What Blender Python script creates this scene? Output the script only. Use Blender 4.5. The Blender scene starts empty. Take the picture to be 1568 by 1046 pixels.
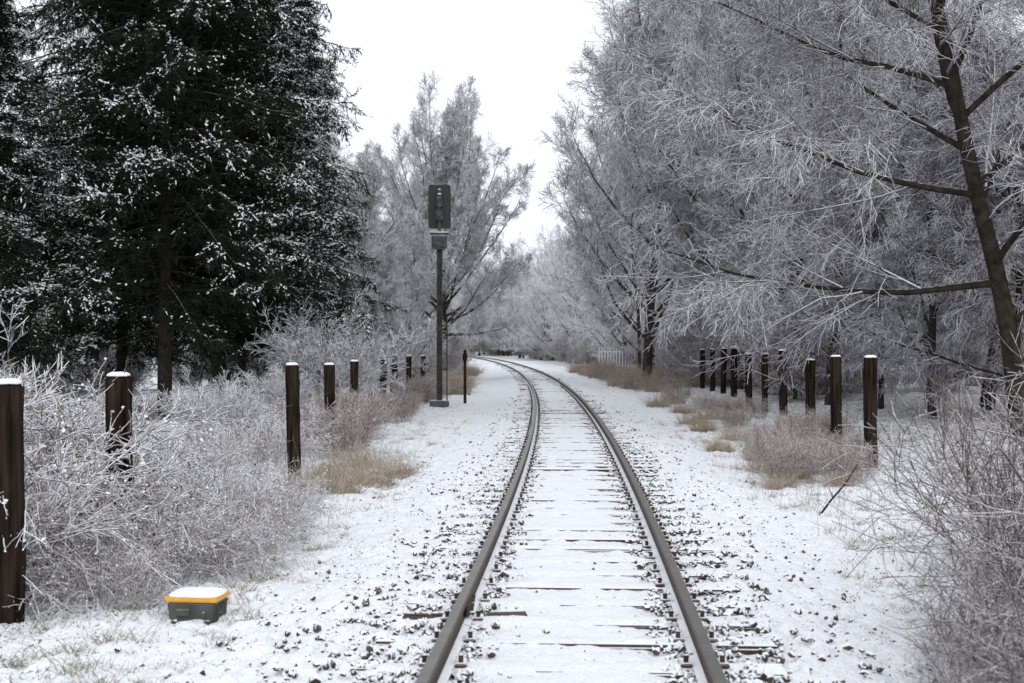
import bpy, bmesh, math, numpy as np
from mathutils import Vector, Matrix
rng=np.random.default_rng(7)
scene=bpy.context.scene
R=math.radians

# ------------------------------------------------------------ helpers
class MB:
    def __init__(s): s.V=[];s.F=[];s.M=[];s.n=0
    def add(s,V,F,mi=0):
        V=np.asarray(V,float).reshape(-1,3); F=np.asarray(F,np.int64)
        s.V.append(V); s.F.append(F+s.n); s.M.append(np.zeros(len(F),int)+mi); s.n+=len(V)
    def mesh(s,name,mats,smooth=True):
        me=bpy.data.meshes.new(name)
        V=np.concatenate(s.V); me.vertices.add(len(V)); me.vertices.foreach_set('co',V.astype(np.float32).ravel())
        L=np.concatenate([f.ravel() for f in s.F]); tot=np.concatenate([np.full(len(f),f.shape[1]) for f in s.F])
        st=np.concatenate([[0],np.cumsum(tot)[:-1]])
        me.loops.add(len(L)); me.loops.foreach_set('vertex_index',L.astype(np.int32))
        me.polygons.add(len(tot)); me.polygons.foreach_set('loop_start',st.astype(np.int32))
        me.polygons.foreach_set('material_index',np.concatenate(s.M).astype(np.int32))
        me.polygons.foreach_set('use_smooth',np.full(len(tot),smooth))
        for m in mats: me.materials.append(m)
        me.update(calc_edges=True); 
        return me
def obj(name,me,loc=(0,0,0),rot=0,sc=1,parent=None,rx=0,ry=0):
    o=bpy.data.objects.new(name,me); scene.collection.objects.link(o)
    o.location=loc; o.rotation_euler=(rx,ry,rot); o.scale=(sc,sc,sc) if np.isscalar(sc) else sc
    if parent: o.parent=parent
    return o
def empty(name,loc=(0,0,0)):
    o=bpy.data.objects.new(name,None); scene.collection.objects.link(o); o.location=loc; o.empty_display_size=.3
    return o
def nrm(a): return a/np.maximum(np.linalg.norm(a,axis=-1,keepdims=True),1e-9)
def grow(P0,D0,L,K,wig,up,up_end=None):
    N=len(P0); out=np.zeros((N,K,3)); out[:,0]=P0; d=nrm(D0)
    for k in range(1,K):
        u=up if up_end is None else up+(up_end-up)*(k-1)/max(K-2,1)
        d=nrm(d+rng.normal(0,wig,(N,3))+np.array([0,0,u]))
        out[:,k]=out[:,k-1]+d*(L/(K-1))[:,None]
    return out
def radii(r0,r1,K):
    t=np.linspace(0,1,K)[None,:]; return r0[:,None]*(1-t)+r1*t
def child(P,Rd,n,t0,t1,ang,angj,Lf,K,wig,up,up_end=None,rr=.55,rmin=.006,rend=.004,flat=0,tp=1.0,golden=False):
    N,Kp,_=P.shape
    u=(np.arange(n)[None,:]+rng.random((N,n)))/n
    t=t0+(t1-t0)*u**tp
    f=t*(Kp-1); i=np.minimum(f.astype(int),Kp-2); w=(f-i)[...,None]; ar=np.arange(N)[:,None]
    A=P[ar,i];B=P[ar,i+1]; pos=A*(1-w)+B*w; T=nrm(B-A)
    rp=Rd[ar,i]*(1-w[...,0])+Rd[ar,i+1]*w[...,0]
    ref=rng.normal(size=(N,n,3))
    if golden:
        g=np.arange(n)*2.39996+rng.normal(0,.25,n); ref=np.stack([np.cos(g),np.sin(g),g*0],-1)[None]+0*ref
    if flat: ref[...,2]*=(1-flat)
    pr=nrm(ref-(ref*T).sum(-1,keepdims=True)*T)
    an=np.radians(ang(u)) if callable(ang) else np.full(u.shape,R(ang))
    a=an[...,None]+rng.normal(0,R(angj),(N,n,1))
    D=T*np.cos(a)+pr*np.sin(a)
    PL=np.linalg.norm(np.diff(P,axis=1),axis=-1).sum(1)
    L=Lf(t,PL[:,None])*(.7+.6*rng.random((N,n))) if not golden else Lf(u,PL[:,None])*(.88+.24*rng.random((N,n)))
    Q=grow(pos.reshape(-1,3),D.reshape(-1,3),L.ravel(),K,wig,up,up_end)
    r0=np.maximum(rp*rr,rmin).ravel()
    return Q,radii(r0,rend,K)
def tubes(mb,P,Rd,s=3,mi=0):
    N,K,_=P.shape
    T=np.gradient(P,axis=1); T=nrm(T)
    ref=rng.normal(size=(N,1,3)); ref=np.broadcast_to(ref,P.shape)
    a=nrm(np.cross(T,ref)); b=np.cross(T,a)
    th=np.arange(s)*2*np.pi/s
    V=P[:,:,None,:]+Rd[:,:,None,None]*(a[:,:,None,:]*np.cos(th)[:,None]+b[:,:,None,:]*np.sin(th)[:,None])
    base=(np.arange(N)*K*s)[:,None,None]+(np.arange(K-1)*s)[None,:,None]
    j=np.arange(s)[None,None,:]; j2=(j+1)%s
    F=np.stack([base+j,base+j2,base+s+j2,base+s+j],-1).reshape(-1,4)
    mb.add(V.reshape(-1,3),F,mi)
def tris(mb,pos,dirs,ln,wd,mi=0):
    N=len(pos); s=nrm(np.cross(dirs,rng.normal(size=(N,3))))*(wd/2)[:,None]
    V=np.stack([pos-s,pos+s,pos+dirs*ln[:,None]],1).reshape(-1,3)
    mb.add(V,np.arange(N*3).reshape(-1,3),mi)
def leaves(mb,pos,size,mi=0):
    N=len(pos); a=nrm(rng.normal(size=(N,3))); a[:,2]*=.5; a=nrm(a); b=nrm(np.cross(a,rng.normal(size=(N,3))))
    sz=size*(.6+.8*rng.random(N))[:,None]
    V=np.stack([pos,pos+a*sz*.5+b*sz*.35,pos+a*sz,pos+a*sz*.5-b*sz*.35],1).reshape(-1,3)
    mb.add(V,np.arange(N*4).reshape(-1,4),mi)
def bmadd(mb,bm,mi=0,M=None):
    if M is not None: bmesh.ops.transform(bm,matrix=M,verts=bm.verts)
    bm.verts.ensure_lookup_table(); bm.verts.index_update()
    V=[v.co[:] for v in bm.verts]; g={}
    n0=mb.n
    for f in bm.faces: g.setdefault(len(f.verts),[]).append([v.index for v in f.verts])
    mb.V.append(np.array(V)); 
    for k,fs in g.items():
        mb.F.append(np.array(fs)+n0); mb.M.append(np.full(len(fs),mi))
    mb.n+=len(V); bm.free()
def box(mb,c,s,mi=0,bev=.01,rot=None,jit=0):
    bm=bmesh.new(); bmesh.ops.create_cube(bm,size=1)
    bmesh.ops.scale(bm,vec=s,verts=bm.verts)
    if bev: bmesh.ops.bevel(bm,geom=bm.edges[:],offset=bev,segments=2,affect='EDGES')
    if jit:
        for v in bm.verts: v.co+=Vector(rng.normal(0,jit,3))
    M=Matrix.Translation(c)
    if rot is not None: M=M@rot
    bmadd(mb,bm,mi,M)
def cyl(mb,p0,p1,r0,r1,s=12,mi=0):
    p0=Vector(p0);p1=Vector(p1);d=p1-p0
    bm=bmesh.new(); bmesh.ops.create_cone(bm,cap_ends=True,segments=s,radius1=r0,radius2=r1,depth=d.length)
    bmadd(mb,bm,mi,Matrix.Translation((p0+p1)/2)@d.to_track_quat('Z','Y').to_matrix().to_4x4())
def h2(ix,iy,seed):
    v=(ix.astype(np.int64)*374761393+iy.astype(np.int64)*668265263+seed*1442695041)&0xffffffff
    v=((v^(v>>13))*1274126177)&0xffffffff; v=v^(v>>16)
    return (v&0xffff)/65535.
def vnoise(x,y,sc,seed=0):
    x=x*sc;y=y*sc; ix=np.floor(x);iy=np.floor(y);fx=x-ix;fy=y-iy
    fx=fx*fx*(3-2*fx);fy=fy*fy*(3-2*fy)
    a=h2(ix,iy,seed);b=h2(ix+1,iy,seed);c=h2(ix,iy+1,seed);d=h2(ix+1,iy+1,seed)
    return (a*(1-fx)+b*fx)*(1-fy)+(c*(1-fx)+d*fx)*fy
def sstep(a,b,x):
    t=np.clip((x-a)/(b-a),0,1); return t*t*(3-2*t)

# ------------------------------------------------------------ materials
def newmat(name):
    m=bpy.data.materials.new(name); m.use_nodes=True; nt=m.node_tree
    return m,nt,nt.nodes['Principled BSDF']
def N(nt,t,**k):
    n=nt.nodes.new(t)
    for a,b in k.items(): setattr(n,a,b)
    return n
def noise(nt,scale,detail=4,vec=None):
    n=N(nt,'ShaderNodeTexNoise'); n.inputs['Scale'].default_value=scale; n.inputs['Detail'].default_value=detail
    g=N(nt,'ShaderNodeNewGeometry') if vec is None else None
    nt.links.new(g.outputs['Position'] if vec is None else vec,n.inputs['Vector']); return n
def math_(nt,op,a,b=None,c=None):
    n=N(nt,'ShaderNodeMath',operation=op)
    for i,v in enumerate((a,b,c)):
        if v is None: continue
        if hasattr(v,'is_linked'): nt.links.new(v,n.inputs[i])
        else: n.inputs[i].default_value=v
    return n.outputs[0]
def maprange(nt,v,a,b,c=0,d=1):
    n=N(nt,'ShaderNodeMapRange'); nt.links.new(v,n.inputs[0])
    for i,x in enumerate((a,b,c,d)): n.inputs[i+1].default_value=x
    return n.outputs[0]
def mix(nt,f,a,b):
    n=N(nt,'ShaderNodeMix',data_type='RGBA')
    if hasattr(f,'is_linked'): nt.links.new(f,n.inputs[0])
    else: n.inputs[0].default_value=f
    for i,v in ((6,a),(7,b)):
        if hasattr(v,'is_linked'): nt.links.new(v,n.inputs[i])
        else: n.inputs[i].default_value=(*v,1)
    return n.outputs[2]
SNOW=(.87,.885,.91)
def frost(name,c1,c2,lo,hi,ns=30,nk=.8,snow=SNOW,bump=0,vs=6.,grain=False):
    m,nt,b=newmat(name)
    nt.nodes.remove(b); b=N(nt,'ShaderNodeBsdfDiffuse'); nt.links.new(b.outputs[0],nt.nodes['Material Output'].inputs[0])
    g=N(nt,'ShaderNodeNewGeometry'); s=N(nt,'ShaderNodeSeparateXYZ'); nt.links.new(g.outputs['Normal'],s.inputs[0])
    n=noise(nt,ns,1 if not bump else 4)
    v=math_(nt,'ADD',s.outputs[2],math_(nt,'MULTIPLY',math_(nt,'SUBTRACT',n.outputs[0],.5),nk*2))
    f=maprange(nt,v,lo,hi)
    vec=None
    if grain:
        mp=N(nt,'ShaderNodeMapping'); mp.inputs['Scale'].default_value=(1,1,.06)
        g2=N(nt,'ShaderNodeNewGeometry'); nt.links.new(g2.outputs['Position'],mp.inputs[0]); vec=mp.outputs[0]
    n2=noise(nt,vs,1 if not bump else 4,vec)
    base=mix(nt,maprange(nt,n2.outputs[0],.35,.65),c1,c2)
    nt.links.new(mix(nt,f,base,snow),b.inputs['Color'])
    if bump:
        bp=N(nt,'ShaderNodeBump'); bp.inputs['Strength'].default_value=bump; bp.inputs['Distance'].default_value=.02
        nt.links.new((n2 if grain else n).outputs[0],bp.inputs['Height']); nt.links.new(bp.outputs[0],b.inputs['Normal'])
    return m
def plain(name,c1,c2,scale=8,rough=.6,metal=0,bump=.1):
    m,nt,b=newmat(name); n=noise(nt,scale,5)
    nt.links.new(mix(nt,maprange(nt,n.outputs[0],.3,.7),c1,c2),b.inputs['Base Color'])
    b.inputs['Roughness'].default_value=rough; b.inputs['Metallic'].default_value=metal
    bp=N(nt,'ShaderNodeBump'); bp.inputs['Strength'].default_value=bump; bp.inputs['Distance'].default_value=.01
    nt.links.new(n.outputs[0],bp.inputs['Height']); nt.links.new(bp.outputs[0],b.inputs['Normal'])
    return m
m_snow=plain('snow',(.84,.855,.88),(.88,.89,.905),20,.7,0,.3)
m_bark=frost('bark',(.035,.03,.027),(.075,.065,.056),.65,1.15,14,.5,bump=.5)
m_barkd=frost('bark_dark',(.025,.022,.018),(.055,.047,.036),.85,1.25,14,.4,bump=.5)
m_twig=frost('frosted_twig',(.13,.112,.12),(.21,.185,.20),-.35,.35,18,.5)
m_twigm=frost('frosted_twig_mid',(.16,.14,.152),(.24,.22,.235),-.45,.3,14,.5)
m_twigp=frost('frosted_twig_mauve',(.12,.095,.112),(.19,.16,.185),-.2,.6,18,.5)
m_twig_haze=frost('frosted_twig_haze_tint',(.32,.30,.32),(.42,.40,.42),-.7,.4,10,.5)  # distant twigs: frost, plus distance haze painted in as a paler colour
m_brown=frost('weed_stem',(.16,.10,.075),(.27,.18,.14),.0,.8,40,.7)
m_brush=frost('brush_stem',(.15,.12,.12),(.23,.19,.19),-.25,.7,30,.6)
m_bramble=frost('bramble_stem',(.13,.08,.07),(.21,.14,.12),-.25,.4,50,.8)
m_shrub=frost('shrub_stem',(.08,.05,.045),(.15,.10,.095),.1,.9,50,.6)
m_straw=frost('dry_grass',(.30,.23,.155),(.47,.385,.28),.35,1.15,20,.7)
m_grass=frost('short_grass',(.16,.17,.08),(.34,.28,.17),.6,1.3,20,.5)
m_needle=frost('spruce_needles',(.013,.018,.013),(.028,.033,.021),.95,1.5,3,.4,vs=3)
m_stone=frost('ballast_stone',(.045,.038,.034),(.11,.09,.08),.25,.55,30,.35,vs=15)
m_sleeper=frost('sleeper_wood',(.04,.031,.026),(.08,.062,.05),.5,.75,9,.22,bump=.3,vs=12)
m_post=frost('post_wood',(.010,.008,.007),(.043,.030,.022),.9,1.2,30,.3,bump=.7,vs=22,grain=True)
m_rail=plain('rail_rust',(.045,.032,.025),(.09,.065,.05),25,.7,.1)
m_railtop=plain('rail_head',(.14,.125,.115),(.2,.185,.17),6,.42,.5,.03)
m_railfoot=frost('rail_foot',(.05,.035,.028),(.09,.06,.05),.3,.8,12,.6)
m_black=plain('signal_black',(.010,.010,.011),(.016,.016,.017),8,.5)
m_grey=frost('signal_grey',(.075,.08,.085),(.12,.125,.13),.7,.95,9,.2)
m_mast=frost('mast_steel',(.045,.045,.042),(.08,.078,.07),.8,1.0,9,.3)
m_yellow=plain('yellow_lid',(.70,.34,.03),(.8,.43,.05),20,.5)
m_boxg=frost('box_green_grey',(.06,.068,.063),(.10,.108,.10),.8,1.1,10,.2)
m_wall=plain('plaster_wall',(.42,.38,.33),(.5,.46,.40),5,.9)
m_glass=plain('window_glass',(.03,.035,.04),(.05,.055,.06),3,.1)
m_white=plain('white_paint',(.6,.62,.66),(.7,.71,.73),8,.6)

def ground_mat():
    m,nt,b=newmat('snowy_ground')
    at=N(nt,'ShaderNodeAttribute',attribute_name='dirt'); gr=N(nt,'ShaderNodeAttribute',attribute_name='lawn')
    n1=noise(nt,38,3); n2=noise(nt,9,5); n3=noise(nt,1.3,4)
    v=math_(nt,'ADD',math_(nt,'MULTIPLY',n1.outputs[0],.65),math_(nt,'MULTIPLY',n2.outputs[0],.35))
    th=math_(nt,'ADD',v,math_(nt,'MULTIPLY',at.outputs['Fac'],.22))
    th=math_(nt,'ADD',th,math_(nt,'MULTIPLY',math_(nt,'SUBTRACT',n3.outputs[0],.5),.14))
    f=maprange(nt,th,.66,.72)
    dirt=mix(nt,maprange(nt,n2.outputs[0],.4,.6),(.08,.062,.052),(.18,.145,.11))
    dirt=mix(nt,gr.outputs['Fac'],dirt,(.19,.175,.13))
    snow=mix(nt,n2.outputs[0],(.80,.82,.855),(.88,.89,.905))
    nt.links.new(mix(nt,f,snow,dirt),b.inputs['Base Color'])
    b.inputs['Roughness'].default_value=.75; b.inputs['Specular IOR Level'].default_value=.25
    bp=N(nt,'ShaderNodeBump'); bp.inputs['Strength'].default_value=1.0; bp.inputs['Distance'].default_value=.035
    nt.links.new(v,bp.inputs['Height']); nt.links.new(bp.outputs[0],b.inputs['Normal'])
    return m
m_ground=ground_mat()

# ------------------------------------------------------------ track curve and ground
ys=np.array([-10,0,6.55,9.14,16.1,30.7,48.3,67.6,90,112.7,140,169,200,230,260])
xs=np.array([-.75,-.12,.233,.375,.748,1.29,1.64,1.62,1.15,.23,-.95,-2.6,-5.2,-9,-14])
pf=np.polyfit(ys,xs,5)
def xc(y):
    y=np.asarray(y,float); yc=np.clip(y,-10,260)
    v=np.polyval(pf,yc); sl=np.polyval(np.polyder(pf),260.); sl0=np.polyval(np.polyder(pf),-10.)
    return v+np.where(y>260,(y-260)*sl,0)+np.where(y<-10,(y+10)*sl0,0)
def gbase(x,y):
    d=x-xc(y); a=abs(d)
    z=-.010-.11*sstep(1.45,2.6,a)
    z=z+(vnoise(x,y,.25,3)-.5)*.22*sstep(2.5,6,a)+(vnoise(x,y,.9,4)-.5)*.07*sstep(1.9,3.5,a)
    z=z+.0006*np.maximum(y-90,0)*sstep(6,20,a)
    return z
def gz(x,y):
    return float(gbase(np.array([x],float),np.array([y],float))[0])
def build_ground():
    yy=[3.];
    while yy[-1]<700: yy.append(yy[-1]+max(.03,.0045*yy[-1]))
    yy=np.array([-120,-60,-30,-15,-8,-4,-1,1,2,2.5]+yy)
    dd=list(np.arange(0,4.6,.035)); 
    while dd[-1]<400: dd.append(dd[-1]+max(.04,.022*(dd[-1]-2.8)))
    dd=np.array(dd); dd=np.concatenate([-dd[:0:-1],dd])
    D,Y=np.meshgrid(dd,yy); X=D+xc(Y)
    Z=gbase(X,Y); a=abs(D)
    rough=1*sstep(.95,1.3,a)
    Z+=(vnoise(X,Y,14,1)-.5)*(.018+.05*rough)+(vnoise(X,Y,5,2)-.5)*(.022+.03*rough)+(vnoise(X,Y,30,5)-.5)*.014*(1+rough)
    ph=((Y-2.52)/.63)%1.; ph=np.minimum(ph,1-ph)
    ends=sstep(.25,.55,a)*(1-sstep(1.2,1.35,a))
    Z+=.022*(1-sstep(.12,.19,ph))*(1-sstep(1.15,1.3,a))+.006*(1-ends)*(1-sstep(1.2,1.4,a))
    Z-=.017*ends*sstep(.17,.24,ph)*(.4+.9*vnoise(X,Y,1.7,8))
    mb=MB(); n,mn=Z.shape
    idx=np.arange(n*mn).reshape(n,mn)
    F=np.stack([idx[:-1,:-1],idx[:-1,1:],idx[1:,1:],idx[1:,:-1]],-1).reshape(-1,4)
    mb.add(np.stack([X,Y,Z],-1).reshape(-1,3),F)
    me=mb.mesh('ground',[m_ground])
    dirt=.08+.38*np.exp(-((a-.78)/.15)**2)+.26*np.exp(-((a-1.2)/.3)**2)+.18*sstep(1.3,2.,a)
    dirt+=.27*sstep(2.6,3.6,a); dirt+=.26*sstep(4,6,D)
    dirt+=.75*np.exp(-((ph-.21)/.035)**2)*ends*vnoise(X,Y,2.2,12)
    dirt-= .1*(a<.35)
    lawn=sstep(2.4,3.4,a)
    for nme,arr in (('dirt',dirt),('lawn',lawn)):
        at=me.attributes.new(nme,'FLOAT','POINT'); at.data.foreach_set('value',arr.ravel().astype(np.float32))
    return obj('ground',me)
build_ground()

# rails
track=empty('railway_track')
def build_rail(side,name):
    prof=[(-.07,0),(.07,0),(.07,.012),(.022,.026),(.01,.04),(.01,.112),(.036,.124),(.036,.148),(.028,.159),(-.028,.159),(-.036,.148),(-.036,.124),(-.01,.112),(-.01,.04),(-.022,.026),(-.07,.012)]
    pr=np.array(prof)
    yy=np.concatenate([np.arange(-30,80,.5),np.arange(80,300,1.)])
    sl=np.gradient(xc(yy),yy); nx=1/np.sqrt(1+sl**2); ny=-sl*nx
    P=np.stack([xc(yy)+side*.753*nx,yy+side*.753*ny],-1)
    V=np.zeros((len(yy),len(pr),3))
    V[:,:,0]=P[:,None,0]+pr[None,:,0]*nx[:,None]; V[:,:,1]=P[:,None,1]+pr[None,:,0]*ny[:,None]; V[:,:,2]=pr[None,:,1]+.004
    k=len(pr); mb=MB(); i=np.arange(len(yy)-1)[:,None]*k
    for j in range(k):
        j2=(j+1)%k; F=np.stack([i+j,i+j2,i+k+j2,i+k+j],-1).reshape(-1,4)
        mi=1 if j in (7,8,9) else (2 if j in (2,14) else 0)
        if j==0: mb.add(V.reshape(-1,3),F,mi)
        else:
            mb.F.append(F); mb.M.append(np.full(len(F),mi))
    return obj(name,mb.mesh(name,[m_rail,m_railtop,m_railfoot],False),parent=track)
build_rail(-1,'left_rail'); build_rail(1,'right_rail')
mb=MB(); mf=MB()
for i,y in enumerate(np.arange(2.52,150,.63)):
    sl=float(np.polyval(np.polyder(pf),y)); rot=Matrix.Rotation(-math.atan(sl)+rng.normal(0,.008),4,'Z')
    x=float(xc(y))+rng.normal(0,.02)
    box(mb,(x,y,-.073+rng.normal(0,.004)),(2.5,.25,.15),0,.012 if y<40 else 0,rot,.004)
    if y<60:
        for s in (-1,1):
            for o in (-.105,.105):
                cx=float(xc(y))+s*.753+o
                box(mf,(cx,y,.018),(.07,.16,.03),0,.006)
                cyl(mf,(cx,y-.03,.02),(cx,y-.03,.075),.016,.016,6)
obj('sleepers',mb.mesh('sleepers',[m_sleeper],False),parent=track)
obj('rail_fastenings',mf.mesh('fast',[m_railfoot],False),parent=track)
mb=MB(); yj=9.05; xj=float(xc(yj))-.753
for s in (-1,1):
    box(mb,(xj+s*.024,yj,.078),(.022,.62,.075),0,.004)
    for k in (-.22,-.08,.08,.22): cyl(mb,(xj+s*.03,yj+k,.078),(xj+s*.06,yj+k,.078),.014,.014,6)
box(mb,(xj-.0,yj-.12,.0),(.85,.08,.05),0,.01,Matrix.Rotation(.10,4,'Z'),.006)
obj('rail_joint',mb.mesh('joint',[m_rail],False),parent=track)

# ballast stones
t=(1+5**.5)/2
ico=nrm(np.array([(-1,t,0),(1,t,0),(-1,-t,0),(1,-t,0),(0,-1,t),(0,1,t),(0,-1,-t),(0,1,-t),(t,0,-1),(t,0,1),(-t,0,-1),(-t,0,1)],float))
icf=np.array([(0,11,5),(0,5,1),(0,1,7),(0,7,10),(0,10,11),(1,5,9),(5,11,4),(11,10,2),(10,7,6),(7,1,8),(3,9,4),(3,4,2),(3,2,6),(3,6,8),(3,8,9),(4,9,5),(2,4,11),(6,2,10),(8,6,7),(9,8,1)])
def stones(n,dfun,ylo,yhi,size,lift=.0):
    y=ylo*(yhi/ylo)**rng.random(n); d=dfun(n); x=xc(y)+d
    z=gbase(x,y)+lift*size
    s=size*(.45+rng.random(n)**2*1.1)
    sc=s[:,None,None]*rng.uniform(.55,1.2,(n,1,3))
    V=ico[None]*(1+rng.normal(0,.16,(n,12,1)))*sc
    th=rng.random(n)*6.28; c,s_=np.cos(th)[:,None],np.sin(th)[:,None]
    X=V[...,0]*c-V[...,1]*s_; Yv=V[...,0]*s_+V[...,1]*c
    V=np.stack([X+x[:,None],Yv+y[:,None],V[...,2]+z[:,None]],-1)
    F=(np.arange(n)*12)[:,None,None]+icf[None]
    return V.reshape(-1,3),F.reshape(-1,3)
mb=MB()
sg=lambda n:np.where(rng.random(n)<.5,-1,1)
mb.add(*stones(8500,lambda n:sg(n)*(.753+sg(n)*np.abs(rng.normal(.13,.06,n))),4,60,.024,.35))
mb.add(*stones(4200,lambda n:sg(n)*(.95+np.abs(rng.normal(0,.33,n))),4,50,.025,.35))
mb.add(*stones(2600,lambda n:sg(n)*(1.5+np.abs(rng.normal(0,.6,n))),4,40,.017,.25))
mb.add(*stones(350,lambda n:rng.uniform(-.6,.6,n),4,40,.016,.2))
obj('ballast_gravel',mb.mesh('ballast',[m_stone],False))

# ------------------------------------------------------------ fences
def post(name,x,y,h,w,parent,lean=None):
    mb=MB(); z0=gz(x,y)-.3
    bm=bmesh.new(); bmesh.ops.create_cube(bm,size=1); bmesh.ops.scale(bm,vec=(w,w*.85,h+.3),verts=bm.verts)
    bmesh.ops.bevel(bm,geom=bm.edges[:],offset=.018,segments=2,affect='EDGES')
    ve=[e for e in bm.edges if abs(e.verts[0].co.z-e.verts[1].co.z)>h*.7]
    bmesh.ops.subdivide_edges(bm,edges=ve,cuts=7)
    for v in bm.verts: v.co+=Vector((rng.normal(0,.005),rng.normal(0,.005),rng.normal(0,.003)))
    bmadd(mb,bm,0,Matrix.Translation((0,0,(h+.3)/2)))
    bm=bmesh.new(); bmesh.ops.create_icosphere(bm,subdivisions=3,radius=1)
    tl=rng.uniform(-.25,.25)
    for v in bm.verts:
        c=v.co; ax=abs(c.x)**.5*(1 if c.x>0 else -1); ay=abs(c.y)**.5*(1 if c.y>0 else -1)
        v.co=Vector((ax*w*.5*.98,ay*w*.425*.98,max(c.z,-.1)*.034*(1+tl*c.x)+rng.normal(0,.002)))
    bmadd(mb,bm,1,Matrix.Translation((0,0,h+.3+.004)))
    l=rng.normal(0,.016,2) if lean is None else lean
    return obj(name,mb.mesh(name,[m_post,m_snow]),(x,y,z0),rng.normal(0,.1),1,parent,l[0],l[1])
fl=empty('wooden_fence')
LP=[(-3.55,9.25,1.70,.18),(-3.62,12.1,1.66,.2),(-3.14,18.9,1.67,.18),(-3.47,25,1.62,.19),(-3.75,31,1.62,.19),(-3.98,40,1.66,.2),(-4.0,44.5,1.66,.2),(-3.97,50,1.64,.2),(-3.9,57,1.6,.2)]
for i,(x,y,h,w) in enumerate(LP): post('post_%d'%(i+1),x,y,h,w,fl)
def wires(pts,hs,parent):
    mb=MB()
    for h in hs:
        for (a,b) in zip(pts[:-1],pts[1:]):
            A=np.array([a[0],a[1],gz(*a)+h]);B=np.array([b[0],b[1],gz(*b)+h]); tt=np.linspace(0,1,7)[:,None]
            P=A+(B-A)*tt; P[:,2]-=.04*np.sin(tt[:,0]*np.pi)
            tubes(mb,P[None],np.full((1,7),.0022),4)
    obj('wires',mb.mesh('wires',[m_mast]),parent=parent)
wires([p[:2] for p in LP[:6]],(.6,1.1),fl)
fr=empty('wooden_fence')
RP=[(5.68,20.7,1.76,.19),(6.43,25.9,1.76,.19),(6.97,30.5,1.68,.2),(7.45,35.8,1.8,.19),(7.75,40,1.78,.19),(8.0,44,1.8,.2),(8.15,48,1.85,.2),(8.4,52,1.8,.2),(8.6,56,1.8,.2),(8.75,60,1.8,.2),(8.9,64,1.7,.2),(9.0,69,1.7,.2),(9.1,74,1.7,.2),(9.2,79,1.7,.2)]
for i,(x,y,h,w) in enumerate(RP): post('post_%d'%(i+1),x,y,h,w,fr)
wf=MB(); 
A=np.array([6.4,96.]);B=np.array([9.6,93.]); n=16
for i in range(n+1):
    p=A+(B-A)*i/n; z=gz(*p)
    box(wf,(p[0],p[1],z+.95),(.10,.03,1.9),0,.005)
for h in (.5,1.5):
    c=(A+B)/2; box(wf,(c[0],c[1]+.03,gz(*c)+h),(np.linalg.norm(B-A),.04,.1),0,.005,Matrix.Rotation(math.atan2(-3,3.2),4,'Z'))
obj('white_picket_fence',wf.mesh('wpf',[m_white],False))

# ------------------------------------------------------------ signal
def signal():
    x,y=-2.33,42.; z0=gz(x,y); root=empty('railway_signal',(x,y,z0))
    mb=MB(); box(mb,(0,0,.0),(.6,.6,.4),0,.03); obj('foundation',mb.mesh('f',[m_grey],False),parent=root)
    mb=MB()
    H=5.35
    for s in (-1,1): box(mb,(s*.065,0,.1+H/2),(.05,.13,H),0,.006)
    box(mb,(0,0,.1+H/2),(.09,.03,H),0,.003)
    for k in range(18): box(mb,(0,-.03,.5+k*.28),(.12,.06,.03),0,.003)
    obj('mast',mb.mesh('m',[m_mast],False),parent=root)
    zt=1.85+(530-283)/2000*42-z0; zb=1.85+(530-350)/2000*42-z0; zc=(zt+zb)/2; hh=zt-zb
    mb=MB(); bm=bmesh.new(); w=.36; c=.05
    pts=[(-w+c,hh/2),(w-c,hh/2),(w,hh/2-c),(w,-hh/2+c),(w-c,-hh/2),(-w+c,-hh/2),(-w,-hh/2+c),(-w,hh/2-c)]
    vs=[bm.verts.new((p[0],-.02,p[1])) for p in pts]; f=bm.faces.new(vs)
    r=bmesh.ops.extrude_face_region(bm,geom=[f]); bmesh.ops.translate(bm,vec=(0,.04,0),verts=[v for v in r['geom'] if isinstance(v,bmesh.types.BMVert)])
    bmesh.ops.recalc_face_normals(bm,faces=bm.faces); bmadd(mb,bm)
    obj('backboard',mb.mesh('b',[m_black],False),(0,0,zc),parent=root)
    mb=MB(); 
    box(mb,(0,-.15,.16),(.2,.22,.4),0,.04); box(mb,(0,-.15,-.28),(.24,.24,.36),0,.04)
    cyl(mb,(0,-.15,.36),(0,-.15,.52),.1,.04,14); cyl(mb,(0,-.12,-.44),(0,-.12,-.75),.05,.05,10)
    box(mb,(0,-.28,-.05),(.08,.05,.75),0,.01)
    for z in (.26,.02,-.26): cyl(mb,(0,-.2,z),(0,-.33,z),.07,.07,14)
    obj('lamp_housing',mb.mesh('l',[m_grey],False),(0,0,zc),parent=root)
    mb=MB(); box(mb,(0,-.2,.385),(.14,.14,.05),0,.02); box(mb,(0,-.15,.54),(.1,.1,.045),0,.018); obj('snow_cap',mb.mesh('s',[m_snow]),(0,0,zc),parent=root)
    mb=MB(); zs=1.85+(530-371)/2000*42-z0
    box(mb,(0,-.12,zs),(.5,.1,.38),0,.02); box(mb,(-.12,-.18,zs+.02),(.2,.06,.24),0,.01); box(mb,(.16,-.18,zs),(.1,.06,.3),0,.01)
    box(mb,(0,-.12,zs+.27),(.62,.16,.05),0,.008); box(mb,(0,-.12,zs-.22),(.4,.12,.04),0,.008)
    obj('relay_box',mb.mesh('r',[m_grey],False),parent=root)
    mb=MB(); box(mb,(0,-.13,zs+.312),(.6,.17,.035),0,.015); obj('box_snow',mb.mesh('s2',[m_snow]),parent=root)
    mb=MB()
    for z in (1.2,2.6): box(mb,(.14,0,z),(.22,.05,.05),0,.005)
    cyl(mb,(.24,0,.2),(.24,0,2.9),.02,.02,8)
    obj('cable_conduit',mb.mesh('c',[m_mast],False),parent=root)
signal()
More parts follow.
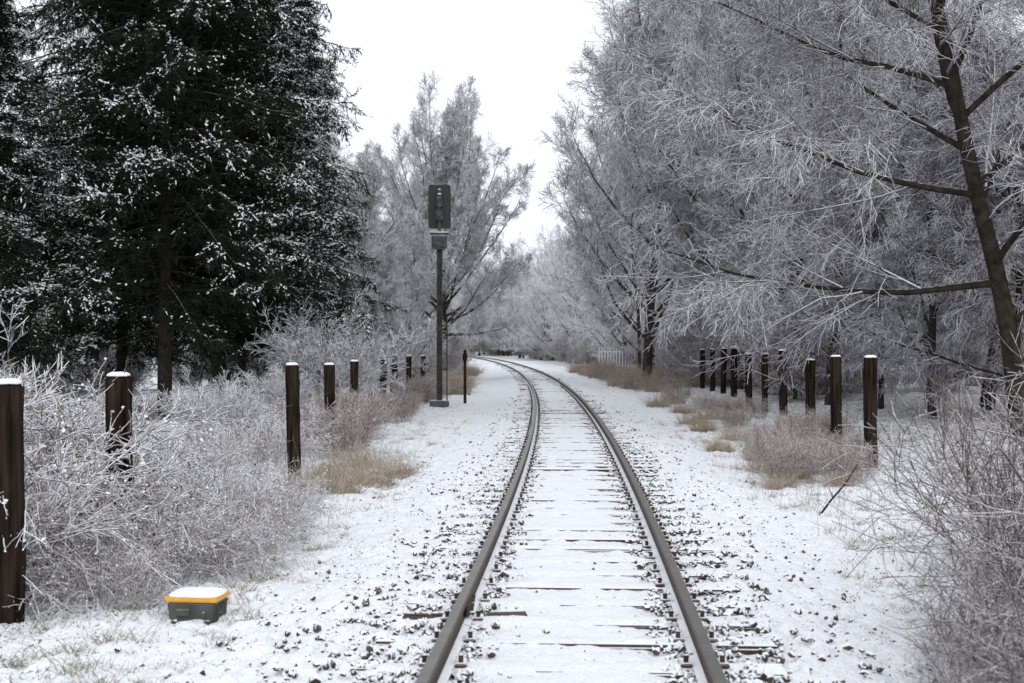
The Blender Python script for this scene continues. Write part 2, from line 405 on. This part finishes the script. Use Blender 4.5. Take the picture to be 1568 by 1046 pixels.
mb=MB(); box(mb,(0,0,.9),(.1,.09,1.9),0,.01); box(mb,(0,-.06,1.6),(.16,.03,.25),0,.005); obj('trackside_marker_post',mb.mesh('mp',[m_post],False),(-1.62,45,gz(-1.62,45)))

x,y=-2.27,9.45; root=empty('trackside_box',(x,y,gz(x,y)-.01)); root.rotation_euler=(0,0,R(-6))
bm=bmesh.new(); bmesh.ops.create_cube(bm,size=1); bmesh.ops.scale(bm,vec=(.33,.26,.16),verts=bm.verts)
for v in bm.verts:
    if v.co.z>0: v.co.x*=1.1; v.co.y*=1.1
bmesh.ops.bevel(bm,geom=bm.edges[:],offset=.012,segments=3,affect='EDGES')
mb=MB(); bmadd(mb,bm,0,Matrix.Translation((0,0,.065)))
box(mb,(-.06,-.145,.07),(.1,.02,.05),0,.005); cyl(mb,(.09,-.13,.06),(.09,-.16,.06),.018,.018,10)
for s in (-1,1): box(mb,(s*.12,0,.005),(.04,.34,.03),0,.005)
obj('body',mb.mesh('bd',[m_boxg],False),parent=root)
mb=MB(); box(mb,(0,0,.163),(.395,.315,.036),0,.012); obj('lid',mb.mesh('ld',[m_yellow],False),parent=root)
bm=bmesh.new(); bmesh.ops.create_icosphere(bm,subdivisions=4,radius=1)
for v in bm.verts:
    c=v.co; v.co=Vector((abs(c.x)**.45*np.sign(c.x)*.19,abs(c.y)**.45*np.sign(c.y)*.15,max(c.z,-.1)*.03+rng.normal(0,.001)))
mb=MB(); bmadd(mb,bm,0,Matrix.Translation((0,0,.183))); obj('snow_cap',mb.mesh('sc',[m_snow]),parent=root)

# ------------------------------------------------------------ house
def house():
    root=empty('snow_roofed_house',(-23.5,52,gz(-23.5,52))); W,D,He,Hr=10,9,4.6,8.6
    mb=MB(); box(mb,(0,0,He/2),(W,D,He),0,.02)
    V=[(-W/2,-D/2,He),(-W/2,D/2,He),(-W/2,0,Hr-.1),(W/2,-D/2,He),(W/2,D/2,He),(W/2,0,Hr-.1)]
    mb.add(V,[(0,1,2)]); mb.add(V,[(3,5,4)])
    obj('walls',mb.mesh('w',[m_wall],False),parent=root)
    mb=MB(); sl=math.atan2(Hr-He,D/2); L=(D/2+.6)/math.cos(sl)
    for s in (-1,1):
        box(mb,(0,s*(D/4+.15),(He+Hr)/2-.08),(W+1,L,.16),0,.02,Matrix.Rotation(-s*sl,4,'X'))
    obj('roof',mb.mesh('r2',[m_snow],False),parent=root)
    mb=MB()
    for z in (1.4,3.6):
        for xx in (-3.2,0,3.2):
            box(mb,(xx,-D/2-.01,z),(1.3,.08,1.2),0,.01); box(mb,(xx,-D/2-.05,z),(1.1,.06,1.0),1,.01); box(mb,(xx,-D/2-.085,z),(.05,.03,1.0),0,.004)
        for yy in (-2,2):
            box(mb,(W/2+.01,yy,z),(.08,1.3,1.2),0,.01); box(mb,(W/2+.05,yy,z),(.06,1.1,1.0),1,.01)
    obj('windows',mb.mesh('wi',[m_white,m_glass],False),parent=root)
    mb=MB(); box(mb,(2,.6,Hr+.1),(.8,.6,1.6),0,.02); obj('chimney',mb.mesh('ch',[m_wall],False),parent=root)
house()

# ------------------------------------------------------------ bare trees
def bare_tree(name,H,tr,nl=(16,10,8,7,2),hf=.55,amax=62,amin=10,LL=(.42,.52),up=.06,weep=0,twig=None,t0=.25,lean=(0,0),bark=None,rt=.009,w2=.4,a2=36):
    mb=MB()
    P=grow(np.zeros((1,3))+[0,0,-.3],np.array([[lean[0],lean[1],1.]]),np.array([H*hf+.3]),10,.045,.0)
    r=radii(np.array([tr]),tr*.45,10); r[0,0]*=1.15; tubes(mb,P,r,10,0)
    P1,r1=child(P,r,nl[0],t0,1,lambda u:amax+(amin-amax)*u,6,lambda u,L:H*(LL[0]+(LL[1]-LL[0])*u),9,.085,up,rr=.5,rmin=.035,rend=.012,tp=.8,golden=True)
    r1=np.minimum(r1,tr*.42); tubes(mb,P1,r1,6,0)
    P2,r2=child(P1,r1,nl[1],.18,1,a2,10,lambda t,L:L*w2*(1.15-.7*t),6,.09,up*.5-weep*.3,rr=.5,rmin=.018,rend=.010)
    tubes(mb,P2,r2,4,1)
    P3,r3=child(P2,r2,nl[2],.1,1,38,12,lambda t,L:L*.45*(1.1-.5*t),5,.11,up*.3-weep*.6,rr=.6,rmin=rt*1.25,rend=rt)
    tubes(mb,P3,r3,3,1)
    P4,r4=child(P3,r3,nl[3],.1,1,40,14,lambda t,L:L*.48*(1.1-.4*t)+.12,4,.11,up*.2-weep,rr=.65,rmin=rt,rend=rt*.8)
    tubes(mb,P4,r4,3,1)
    if nl[4]:
        P5,r5=child(P4,r4,nl[4],.2,1,42,15,lambda t,L:L*.5+.08,3,.12,-weep,rr=.7,rmin=rt*.85,rend=rt*.7)
        tubes(mb,P5,r5,3,1)
    return mb.mesh(name,[bark or m_bark,twig or m_twig])
TA=bare_tree('bt_a',19,.22,hf=.6,amax=55,LL=(.36,.42),nl=(18,10,8,6,2),t0=.18,rt=.012,twig=m_twigm,up=.09)
TB=bare_tree('bt_b',20,.23,hf=.65,amax=60,amin=8,LL=(.38,.36),nl=(20,10,8,6,2),t0=.15,rt=.012,up=.09)
TC=bare_tree('bt_c',17,.27,nl=(46,9,8,7,2),hf=.42,amax=85,amin=2,LL=(.44,.55),t0=.38,up=.05,rt=.0125,w2=.26,a2=28,twig=m_twigm)
TW=bare_tree('bt_w',17,.21,nl=(20,11,8,7,3),hf=.7,amax=78,amin=25,LL=(.42,.32),up=.03,weep=.10,twig=m_twigp,t0=.2,lean=(-.2,0),bark=m_barkd,rt=.0082)
TV=bare_tree('bt_v',10,.10,nl=(20,10,8,7,2),hf=.75,amax=75,amin=15,LL=(.38,.3),up=.03,weep=.16,twig=m_twigp,t0=.12,bark=m_barkd,rt=.009)
TD=bare_tree('bt_d',13,.12,nl=(15,9,7,6,2),hf=.7,amax=48,LL=(.3,.28),up=.08,t0=.12,twig=m_twigm,rt=.011)
TF=bare_tree('bt_f',19,.24,nl=(18,9,7,6,0),twig=m_twig_haze,hf=.5,t0=.1,amax=70,rt=.019,bark=m_bark)
TG=bare_tree('bt_g',18,.22,nl=(18,9,7,6,0),twig=m_twig_haze,hf=.6,t0=.06,amax=58,LL=(.34,.38),rt=.019)

def tree(me,x,y,s=1.,rot=None,par=None,nm='bare_tree',sxy=1.):
    rot=rng.random()*6.28 if rot is None else rot
    return obj(nm,me,(x,y,gz(x,y)),rot,(s*sxy,s*sxy,s),par)
tree(TC,-3.9,76,1.0,0.3,sxy=.80)
tree(TD,-6.6,58,.85); tree(TD,-5.2,66,.7); tree(TA,-10.5,80,.75); tree(TD,-4.8,52,.5)
tree(TA,-7,98,.7); tree(TB,-12,100,.75)
tree(TW,11.0,28,1.0,0.0)
tree(TB,6.5,63,1.08,1.0); tree(TB,8.2,77,1.1); tree(TB,10.2,58,1.0); tree(TA,10.6,50,1.0); tree(TA,11.2,68,1.0)
tree(TB,10.5,43,.9); tree(TC,13.8,55,.95); tree(TW,14.5,40,1.05,2.0); tree(TA,15.5,48,1.05); tree(TD,8.6,88,1.1)
tree(TW,18.5,35,1.0,1.2); tree(TD,11.6,36,.95)
tree(TD,9.9,69,1.15); tree(TB,8.3,97,.9)
tree(TV,12.6,33,.95); tree(TV,11.3,40,.9); tree(TV,15,36,1.0); tree(TD,10.2,47,.8); tree(TD,9.7,54,.75); tree(TV,12,52,.9)
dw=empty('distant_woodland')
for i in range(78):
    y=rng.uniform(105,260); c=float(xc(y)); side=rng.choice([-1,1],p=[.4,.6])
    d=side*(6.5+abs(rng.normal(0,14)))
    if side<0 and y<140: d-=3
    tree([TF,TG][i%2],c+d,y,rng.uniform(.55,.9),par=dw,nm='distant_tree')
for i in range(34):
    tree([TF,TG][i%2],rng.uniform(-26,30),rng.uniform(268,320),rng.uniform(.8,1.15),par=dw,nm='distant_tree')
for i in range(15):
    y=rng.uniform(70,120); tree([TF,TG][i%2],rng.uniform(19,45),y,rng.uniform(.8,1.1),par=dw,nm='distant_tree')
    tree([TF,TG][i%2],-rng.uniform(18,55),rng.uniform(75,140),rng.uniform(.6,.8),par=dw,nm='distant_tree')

# ------------------------------------------------------------ spruces
def spruce(name,H,Rr,z0,nb=170,nB2=26):
    mb=MB()
    P=grow(np.array([[0,0,-.3]]),np.array([[0,0,1.]]),np.array([H+.3]),12,.012,.02); r=radii(np.array([.21]),.02,12)
    tubes(mb,P,r,10,1)
    t=((np.arange(nb)+rng.random(nb))/nb)**.98; z=z0+(H-z0-.2)*t
    az=np.arange(nb)*2.39996+rng.normal(0,.3,nb)
    L=(Rr*(1-t)**.7+.35)*(.55+.58*rng.random(nb)**.7)
    L[z<z0+1.2]*=.8
    el=np.where(t>.6,R(22),R(6))+rng.normal(0,R(9),nb)
    D=np.stack([np.cos(az)*np.cos(el),np.sin(az)*np.cos(el),np.sin(el)],-1)
    tt=z/H*11; i=np.minimum(tt.astype(int),10); p0=P[0,i]*(1-(tt-i))[:,None]+P[0,i+1]*(tt-i)[:,None]; p0[:,2]=z
    B=grow(p0,D,L,9,.05,-.16,.07); rb=radii(np.full(nb,.035),.008,9); tubes(mb,B,rb,5,1)
    zb=rng.uniform(.8,z0+1,26); a=rng.random(26)*6.28
    Q=grow(np.stack([0*zb,0*zb,zb],-1),np.stack([np.cos(a),np.sin(a),0*a],-1),rng.uniform(.6,2.4,26),6,.08,-.05); tubes(mb,Q,radii(np.full(26,.014),.004,6),4,1)
    B2,r2=child(B,rb,nB2,.1,1,52,14,lambda t,L:(L*.26*(1.15-t)+.26),6,.07,-.15,-.05,rr=.5,rmin=.008,rend=.005,flat=.6)
    tubes(mb,B2,r2,3,0)
    B3,r3=child(B2,r2,8,.1,1,48,16,lambda t,L:np.minimum(L*.3,.2)+.08,3,.10,-.22,rr=.6,rmin=.006,rend=.004,flat=.2)
    tubes(mb,B3,r3,3,0)
    Rl=lambda zz:Rr*np.clip(1-(zz-z0)/(H-z0),0,1)**.7+.35
    def snowp(Q):
        m=Q[:,1]; rad=np.linalg.norm(m[:,:2],axis=1); zz=m[:,2]
        cl=vnoise(m[:,0]+zz*.9,m[:,1]+zz*1.7,1.1,9)*.55+vnoise(m[:,0]*1.3-zz,m[:,1]+zz*1.2,2.3,11)*.45
        return np.clip((rad/Rl(zz)-.40)*2.6,0,1)*sstep(.38,.62,cl)
    def needles(Q,n,ln,w,k):
        Np,K,_=Q.shape; tq=rng.random((Np,n))*.999; f=tq*(K-1); i=f.astype(int); ar=np.arange(Np)[:,None]; u=(f-i)[...,None]
        A=Q[ar,i];Bq=Q[ar,i+1]; pos=(A*(1-u)+Bq*u).reshape(-1,3); T=nrm(Bq-A).reshape(-1,3)
        d=nrm(T*.9+nrm(rng.normal(size=T.shape))*.9)
        sp=np.repeat(snowp(Q),n); mi=((rng.random(len(sp))<sp*k)&(d[:,2]>-.35)).astype(int)*2
        tris(mb,pos+np.array([0,0,1.])*(mi>0)[:,None]*.02,d,ln*(.6+.8*rng.random(len(pos)))*(1-.25*(mi>0)),w*(.7+.6*rng.random(len(pos)))*(1+.8*(mi>0)),mi)
    needles(B3,10,.075,.024,.85); needles(B2,16,.075,.022,.9)
    for Q,pr,k in ((B2,.5,4),(B3,.22,1)):
        sp=snowp(Q)
        for _ in range(k):
            sel=np.where(rng.random(len(Q))<sp*pr)[0]; S=Q[sel]; KK=S.shape[1]
            s0=rng.integers(0,KK-1,len(sel)); A=S[np.arange(len(sel)),s0]; Bq=S[np.arange(len(sel)),s0+1]
            C=(A+Bq)/2; h=(Bq-A)*.5*rng.uniform(.7,1.2,(len(sel),1)); ln=np.linalg.norm(h,axis=1,keepdims=True); h*=np.minimum(1,.08/np.maximum(ln,1e-6))
            PP=np.stack([C-h,C-h*.4,C+h*.4,C+h],1); PP[...,2]+=.018; PP[:,1:3,2]+=.006
            rad=np.array([.003,.017,.016,.003])[None]*(.6+.8*rng.random((len(sel),4)))
            tubes(mb,PP,rad,5,2)
    return mb.mesh(name,[m_needle,m_barkd,m_snow])
S1=spruce('sp1',24,5.9,3.2,350,26)
S2=spruce('sp2',21,4.8,3.0,250,22)
tree(S1,-9.3,35,1.0,0.5,nm='spruce_tree'); tree(S2,-9.2,41,1.08,2.,nm='spruce_tree')
tree(S2,-13.0,32,.55,3.6,nm='spruce_tree',sxy=1.35); tree(S2,-16.0,37,.52,4.4,nm='spruce_tree',sxy=1.3)
tree(S2,-12.9,43,.7,.9,nm='spruce_tree',sxy=1.2); tree(S2,-7.6,45,.74,5.1,nm='spruce_tree')
tree(S2,-8.0,38.5,.72,1.4,nm='spruce_tree')

# ------------------------------------------------------------ shrubs, brambles, weeds
def shrub(name,H,ns,nl,r0,mat,spread=.6,base=.35,up=.05,rm=.004,leaf=0,droop=0,leafmat=None):
    mb=MB()
    a=rng.random(ns)*6.28; rr=np.sqrt(rng.random(ns))*base
    p=np.stack([np.cos(a)*rr,np.sin(a)*rr,np.full(ns,-.05)],-1)
    D=np.stack([np.cos(a)*spread*rng.random(ns),np.sin(a)*spread*rng.random(ns),np.ones(ns)],-1)+rng.normal(0,.15,(ns,3))
    P=grow(p,D,H*(.6+.5*rng.random(ns)),8,.10,up,-droop); r=radii(np.full(ns,r0),rm,8); tubes(mb,P,r,5,0)
    lv=[]
    for k,n in enumerate(nl):
        P,r=child(P,r,n,.15,1,42,15,lambda t,L:L*.42*(1.15-.5*t)+.05,5 if k==0 else 4,.14,up*.6-droop*.4,rr=.6,rmin=rm,rend=rm*.75)
        tubes(mb,P,r,3,0); lv.append(P)
    if leaf:
        Q=lv[-1].reshape(-1,3); Q=Q[rng.random(len(Q))<leaf]; leaves(mb,Q,.035,1)
    return mb.mesh(name,[mat,leafmat or mat])
m_fleaf=frost('frosted_leaf',(.12,.075,.06),(.2,.14,.10),-.4,.4,40,.7)
BR=[shrub('bramble%d'%i,1.7,38,(9,5),.007,m_bramble,1.4,.55,.0,.0058,.5,.17,m_fleaf) for i in range(2)]
SH=[shrub('shrub%d'%i,2.6,20,(9,7,4),.016,m_twig,.8,.3,.04,.008) for i in range(2)]
SU=[shrub('under%d'%i,2.4,26,(9,7,3),.014,m_brush,.8,.6,.03,.009) for i in range(2)]
SB=shrub('brush',1.3,50,(6,4),.005,m_brown,.5,.5,.03,.0045)
SR=shrub('rs',1.7,24,(7,5),.007,m_shrub,.75,.45,.02,.0038)
def weeds(name,n,H,base,w,mat,lean=.35,droop=-.12):
    mb=MB(); a=rng.random(n)*6.28; rr=np.sqrt(rng.random(n))*base
    p=np.stack([np.cos(a)*rr,np.sin(a)*rr,np.full(n,-.03)],-1); D=np.concatenate([rng.normal(0,lean,(n,2)),np.ones((n,1))],1)
    P=grow(p,D,H*(.4+.8*rng.random(n)),6,.09,droop*.3,droop*2.2); tubes(mb,P,radii(np.full(n,w),.0012,6),3,0)
    return mb.mesh(name,[mat])
WG=[weeds('grassclump%d'%i,420,.62,.45,.0045,m_straw,.5,-.16) for i in range(2)]
WS=weeds('tuft',40,.12,.14,.0022,m_grass,.5)
WT=weeds('stalks',9,.8,.3,.003,m_brown,.16,-.02)
def put(nm,me,x,y,s=1.,sz=None,par=None):
    return obj(nm,me,(x,y,gz(x,y)),rng.random()*6.28,(s,s,sz or s),par)
for (x,y,s) in [(-4.5,10.6,.95),(-3.4,11.0,.6),(-4.7,12.2,1.0),(-2.9,12.3,.5),(-3.6,13.4,.58),(-5.4,14.2,.9),(-2.8,13.9,.45),(-5.6,11.2,1.05),(-4.3,15.4,.62),(-6.4,13.2,1.),(-3.3,15.8,.4),(-5.6,17,.7),(-6.8,16,.9),(-4.8,19.5,.5),(-4.2,17.4,.5),(-2.8,11.1,.42),(-3.9,10.2,.6),(-4.6,9.7,.85),(-2.6,12.9,.4),(-3.1,9.9,.33),(-5.0,13.2,.9),(-3.9,20.5,.55),(-4.2,22.5,.6),(-2.7,15.2,.3),(-2.5,11.9,.3),(-4.3,24.5,.6)]:
    put('bramble_bush',BR[rng.integers(2)],x,y,s)
for (x,y,s) in [(-5.4,12.4,.66),(-7.3,14.5,.65),(-4.9,23,.45),(-5.8,25,.45),(-5.0,29,.5),(-4.7,34,.95),(-5.6,38,.8),(-5.6,46,1.0),(-5.6,42,.7),(-5.6,52,1.1),(-9,29,.35)]:
    put('frosted_shrub',SH[rng.integers(2)],x,y,s)
ug=empty('undergrowth')
for i in range(44):
    y=rng.uniform(23,60); x=float(xc(y))-rng.uniform(4.0,5.2)
    put('weeds',SB,x,y,rng.uniform(.4,.75) if y<34 else rng.uniform(.35,.6),par=ug)
for i in range(60):
    y=rng.uniform(24,95); x=float(xc(y))+rng.uniform(3.7,5.6)
    put('weeds',SB,x,y,rng.uniform(.25,.5),par=ug)
for i in range(26):
    y=rng.uniform(9,24); x=-rng.uniform(1.9,3.0); put('stalks',WT,x,y,rng.uniform(.5,1.),par=ug)
for i in range(26):
    y=rng.uniform(9,24); x=rng.uniform(3.3,5.2); put('stalks',WT,x,y,rng.uniform(.4,.9),par=ug)
for i in range(130):
    y=rng.uniform(60,200); side=rng.choice([-1,1]); x=float(xc(y))+side*(5.4 if side<0 else 8.)+side*abs(rng.normal(0,4))
    put('brush',SU[i%2],x,y,rng.uniform(.7,1.5),par=ug)
for i in range(40):
    put('brush',SU[i%2],rng.uniform(-25,28),rng.uniform(262,275),rng.uniform(1.2,2.2),par=ug)
for i in range(46):
    y=rng.uniform(46,80); put('brush',SU[i%2],rng.uniform(9.8,28),y,rng.uniform(.6,1.3),par=ug)
for i in range(20):
    put('brush',SU[i%2],rng.uniform(-24,-6),rng.uniform(46,60),rng.uniform(.6,1.),par=ug)
for (x,y,s) in [(-2.35,17.3,.75),(-2.0,18.4,.8),(-2.6,19.4,.8),(-1.75,19.8,.65),(-2.4,21,.7),(-2.9,17.6,.65)]: put('dry_grass_clump',WG[rng.integers(2)],x,y,s)
for (x,y,s) in [(3.75,18.2,.5),(4.1,19.2,.55),(4.5,18.0,.45),(3.9,20.4,.5),(4.8,20.2,.45),(4.3,22.5,.6),(3.9,24.5,.6),(4.6,27,.7),(4.4,30,.7),(4.6,33,.8),(5.3,35,.8),(5,38,.8),(4.7,42,.9),(5.6,45,.9)]:
    put('dry_grass_clump',WG[rng.integers(2)],x,y,s)
    if y<24: put('weed_clump',SB,x+.1,y+.4,.42); put('weed_clump',SB,x+.5,y+.9,.38)
for i in range(34):
    y=rng.uniform(55,100); x=float(xc(y))+rng.uniform(3.8,7); put('reeds',WG[i%2],x,y,rng.uniform(1.1,1.9),par=ug)
for i in range(18):
    y=rng.uniform(44,95); x=float(xc(y))-rng.uniform(3.8,5); put('reeds',WG[i%2],x,y,rng.uniform(1.,1.6),par=ug)
for (x,y,s) in [(3.2,6.4,.75),(3.75,7.6,.95),(2.7,5.7,.6),(4.1,8.9,1.0),(3.5,5.9,.9),(4.3,7.0,1.1),(4.7,10,1.0),(3.4,8.5,.6),(5.1,12.5,.85),(5.3,9,1.1),(2.6,6.6,.45),(3.0,7.5,.55),(4.1,6.2,1.1),(5.0,8.0,1.1),(2.25,5.6,.38),(4.3,11.2,.7),(2.3,6.1,.3),(2.9,6.1,.6),(2.5,7.2,.3)]:
    put('bare_shrub',SR,x,y,s)
gt=empty('short_grass')
for i in range(560):
    y=5.5*(34/5.5)**rng.random(); side=-1 if rng.random()<.55 else 1
    d=side*(2.3+abs(rng.normal(0,1.1))); put('tuft',WS,float(xc(y))+d,y,rng.uniform(.4,1.2),par=gt)
mb=MB(); P=np.array([[[0,0,0],[.18,.05,.22],[.34,.1,.38],[.5,.12,.62]]]); tubes(mb,P,np.array([[.014,.012,.01,.007]]),6); 
P=np.array([[[.2,.06,.24],[.16,.1,.36]]]); tubes(mb,P,np.array([[.007,.004]]),4)
obj('fallen_branch',mb.mesh('stick',[m_barkd]),(3.55,15.2,gz(3.55,15.2)-.03))

# ------------------------------------------------------------ world, sun, camera
w=bpy.data.worlds.new('World'); scene.world=w; w.use_nodes=True; nt=w.node_tree
bg=nt.nodes['Background']; sk=N(nt,'ShaderNodeTexSky',sky_type='NISHITA'); sk.sun_disc=False
sk.sun_elevation=R(35); sk.sun_rotation=R(200); sk.dust_density=5
hs=N(nt,'ShaderNodeHueSaturation'); hs.inputs['Saturation'].default_value=.15; nt.links.new(sk.outputs[0],hs.inputs['Color'])
nt.links.new(mix(nt,.88,hs.outputs[0],(8.95,9.3,10.0)),bg.inputs['Color']); bg.inputs['Strength'].default_value=.128
sun=bpy.data.lights.new('sun','SUN'); sun.energy=.75; sun.angle=R(25); sun.color=(1,.98,.96)
so=bpy.data.objects.new('sun',sun); scene.collection.objects.link(so); so.rotation_euler=(R(55),0,R(20))
scene.view_settings.view_transform='Standard'; scene.view_settings.look='None'; scene.view_settings.exposure=0
cam=bpy.data.cameras.new('camera'); co=bpy.data.objects.new('camera',cam); scene.collection.objects.link(co)
cam.sensor_width=36; cam.lens=2000/1568*36; cam.clip_end=2000; cam.clip_start=.1
co.location=(0,0,1.853); co.rotation_euler=(R(90)+7/2000,0,0)
cam.dof.use_dof=True; cam.dof.focus_distance=20; cam.dof.aperture_fstop=3.5
scene.camera=co
print('faces',sum(len(m.polygons) for m in bpy.data.meshes))
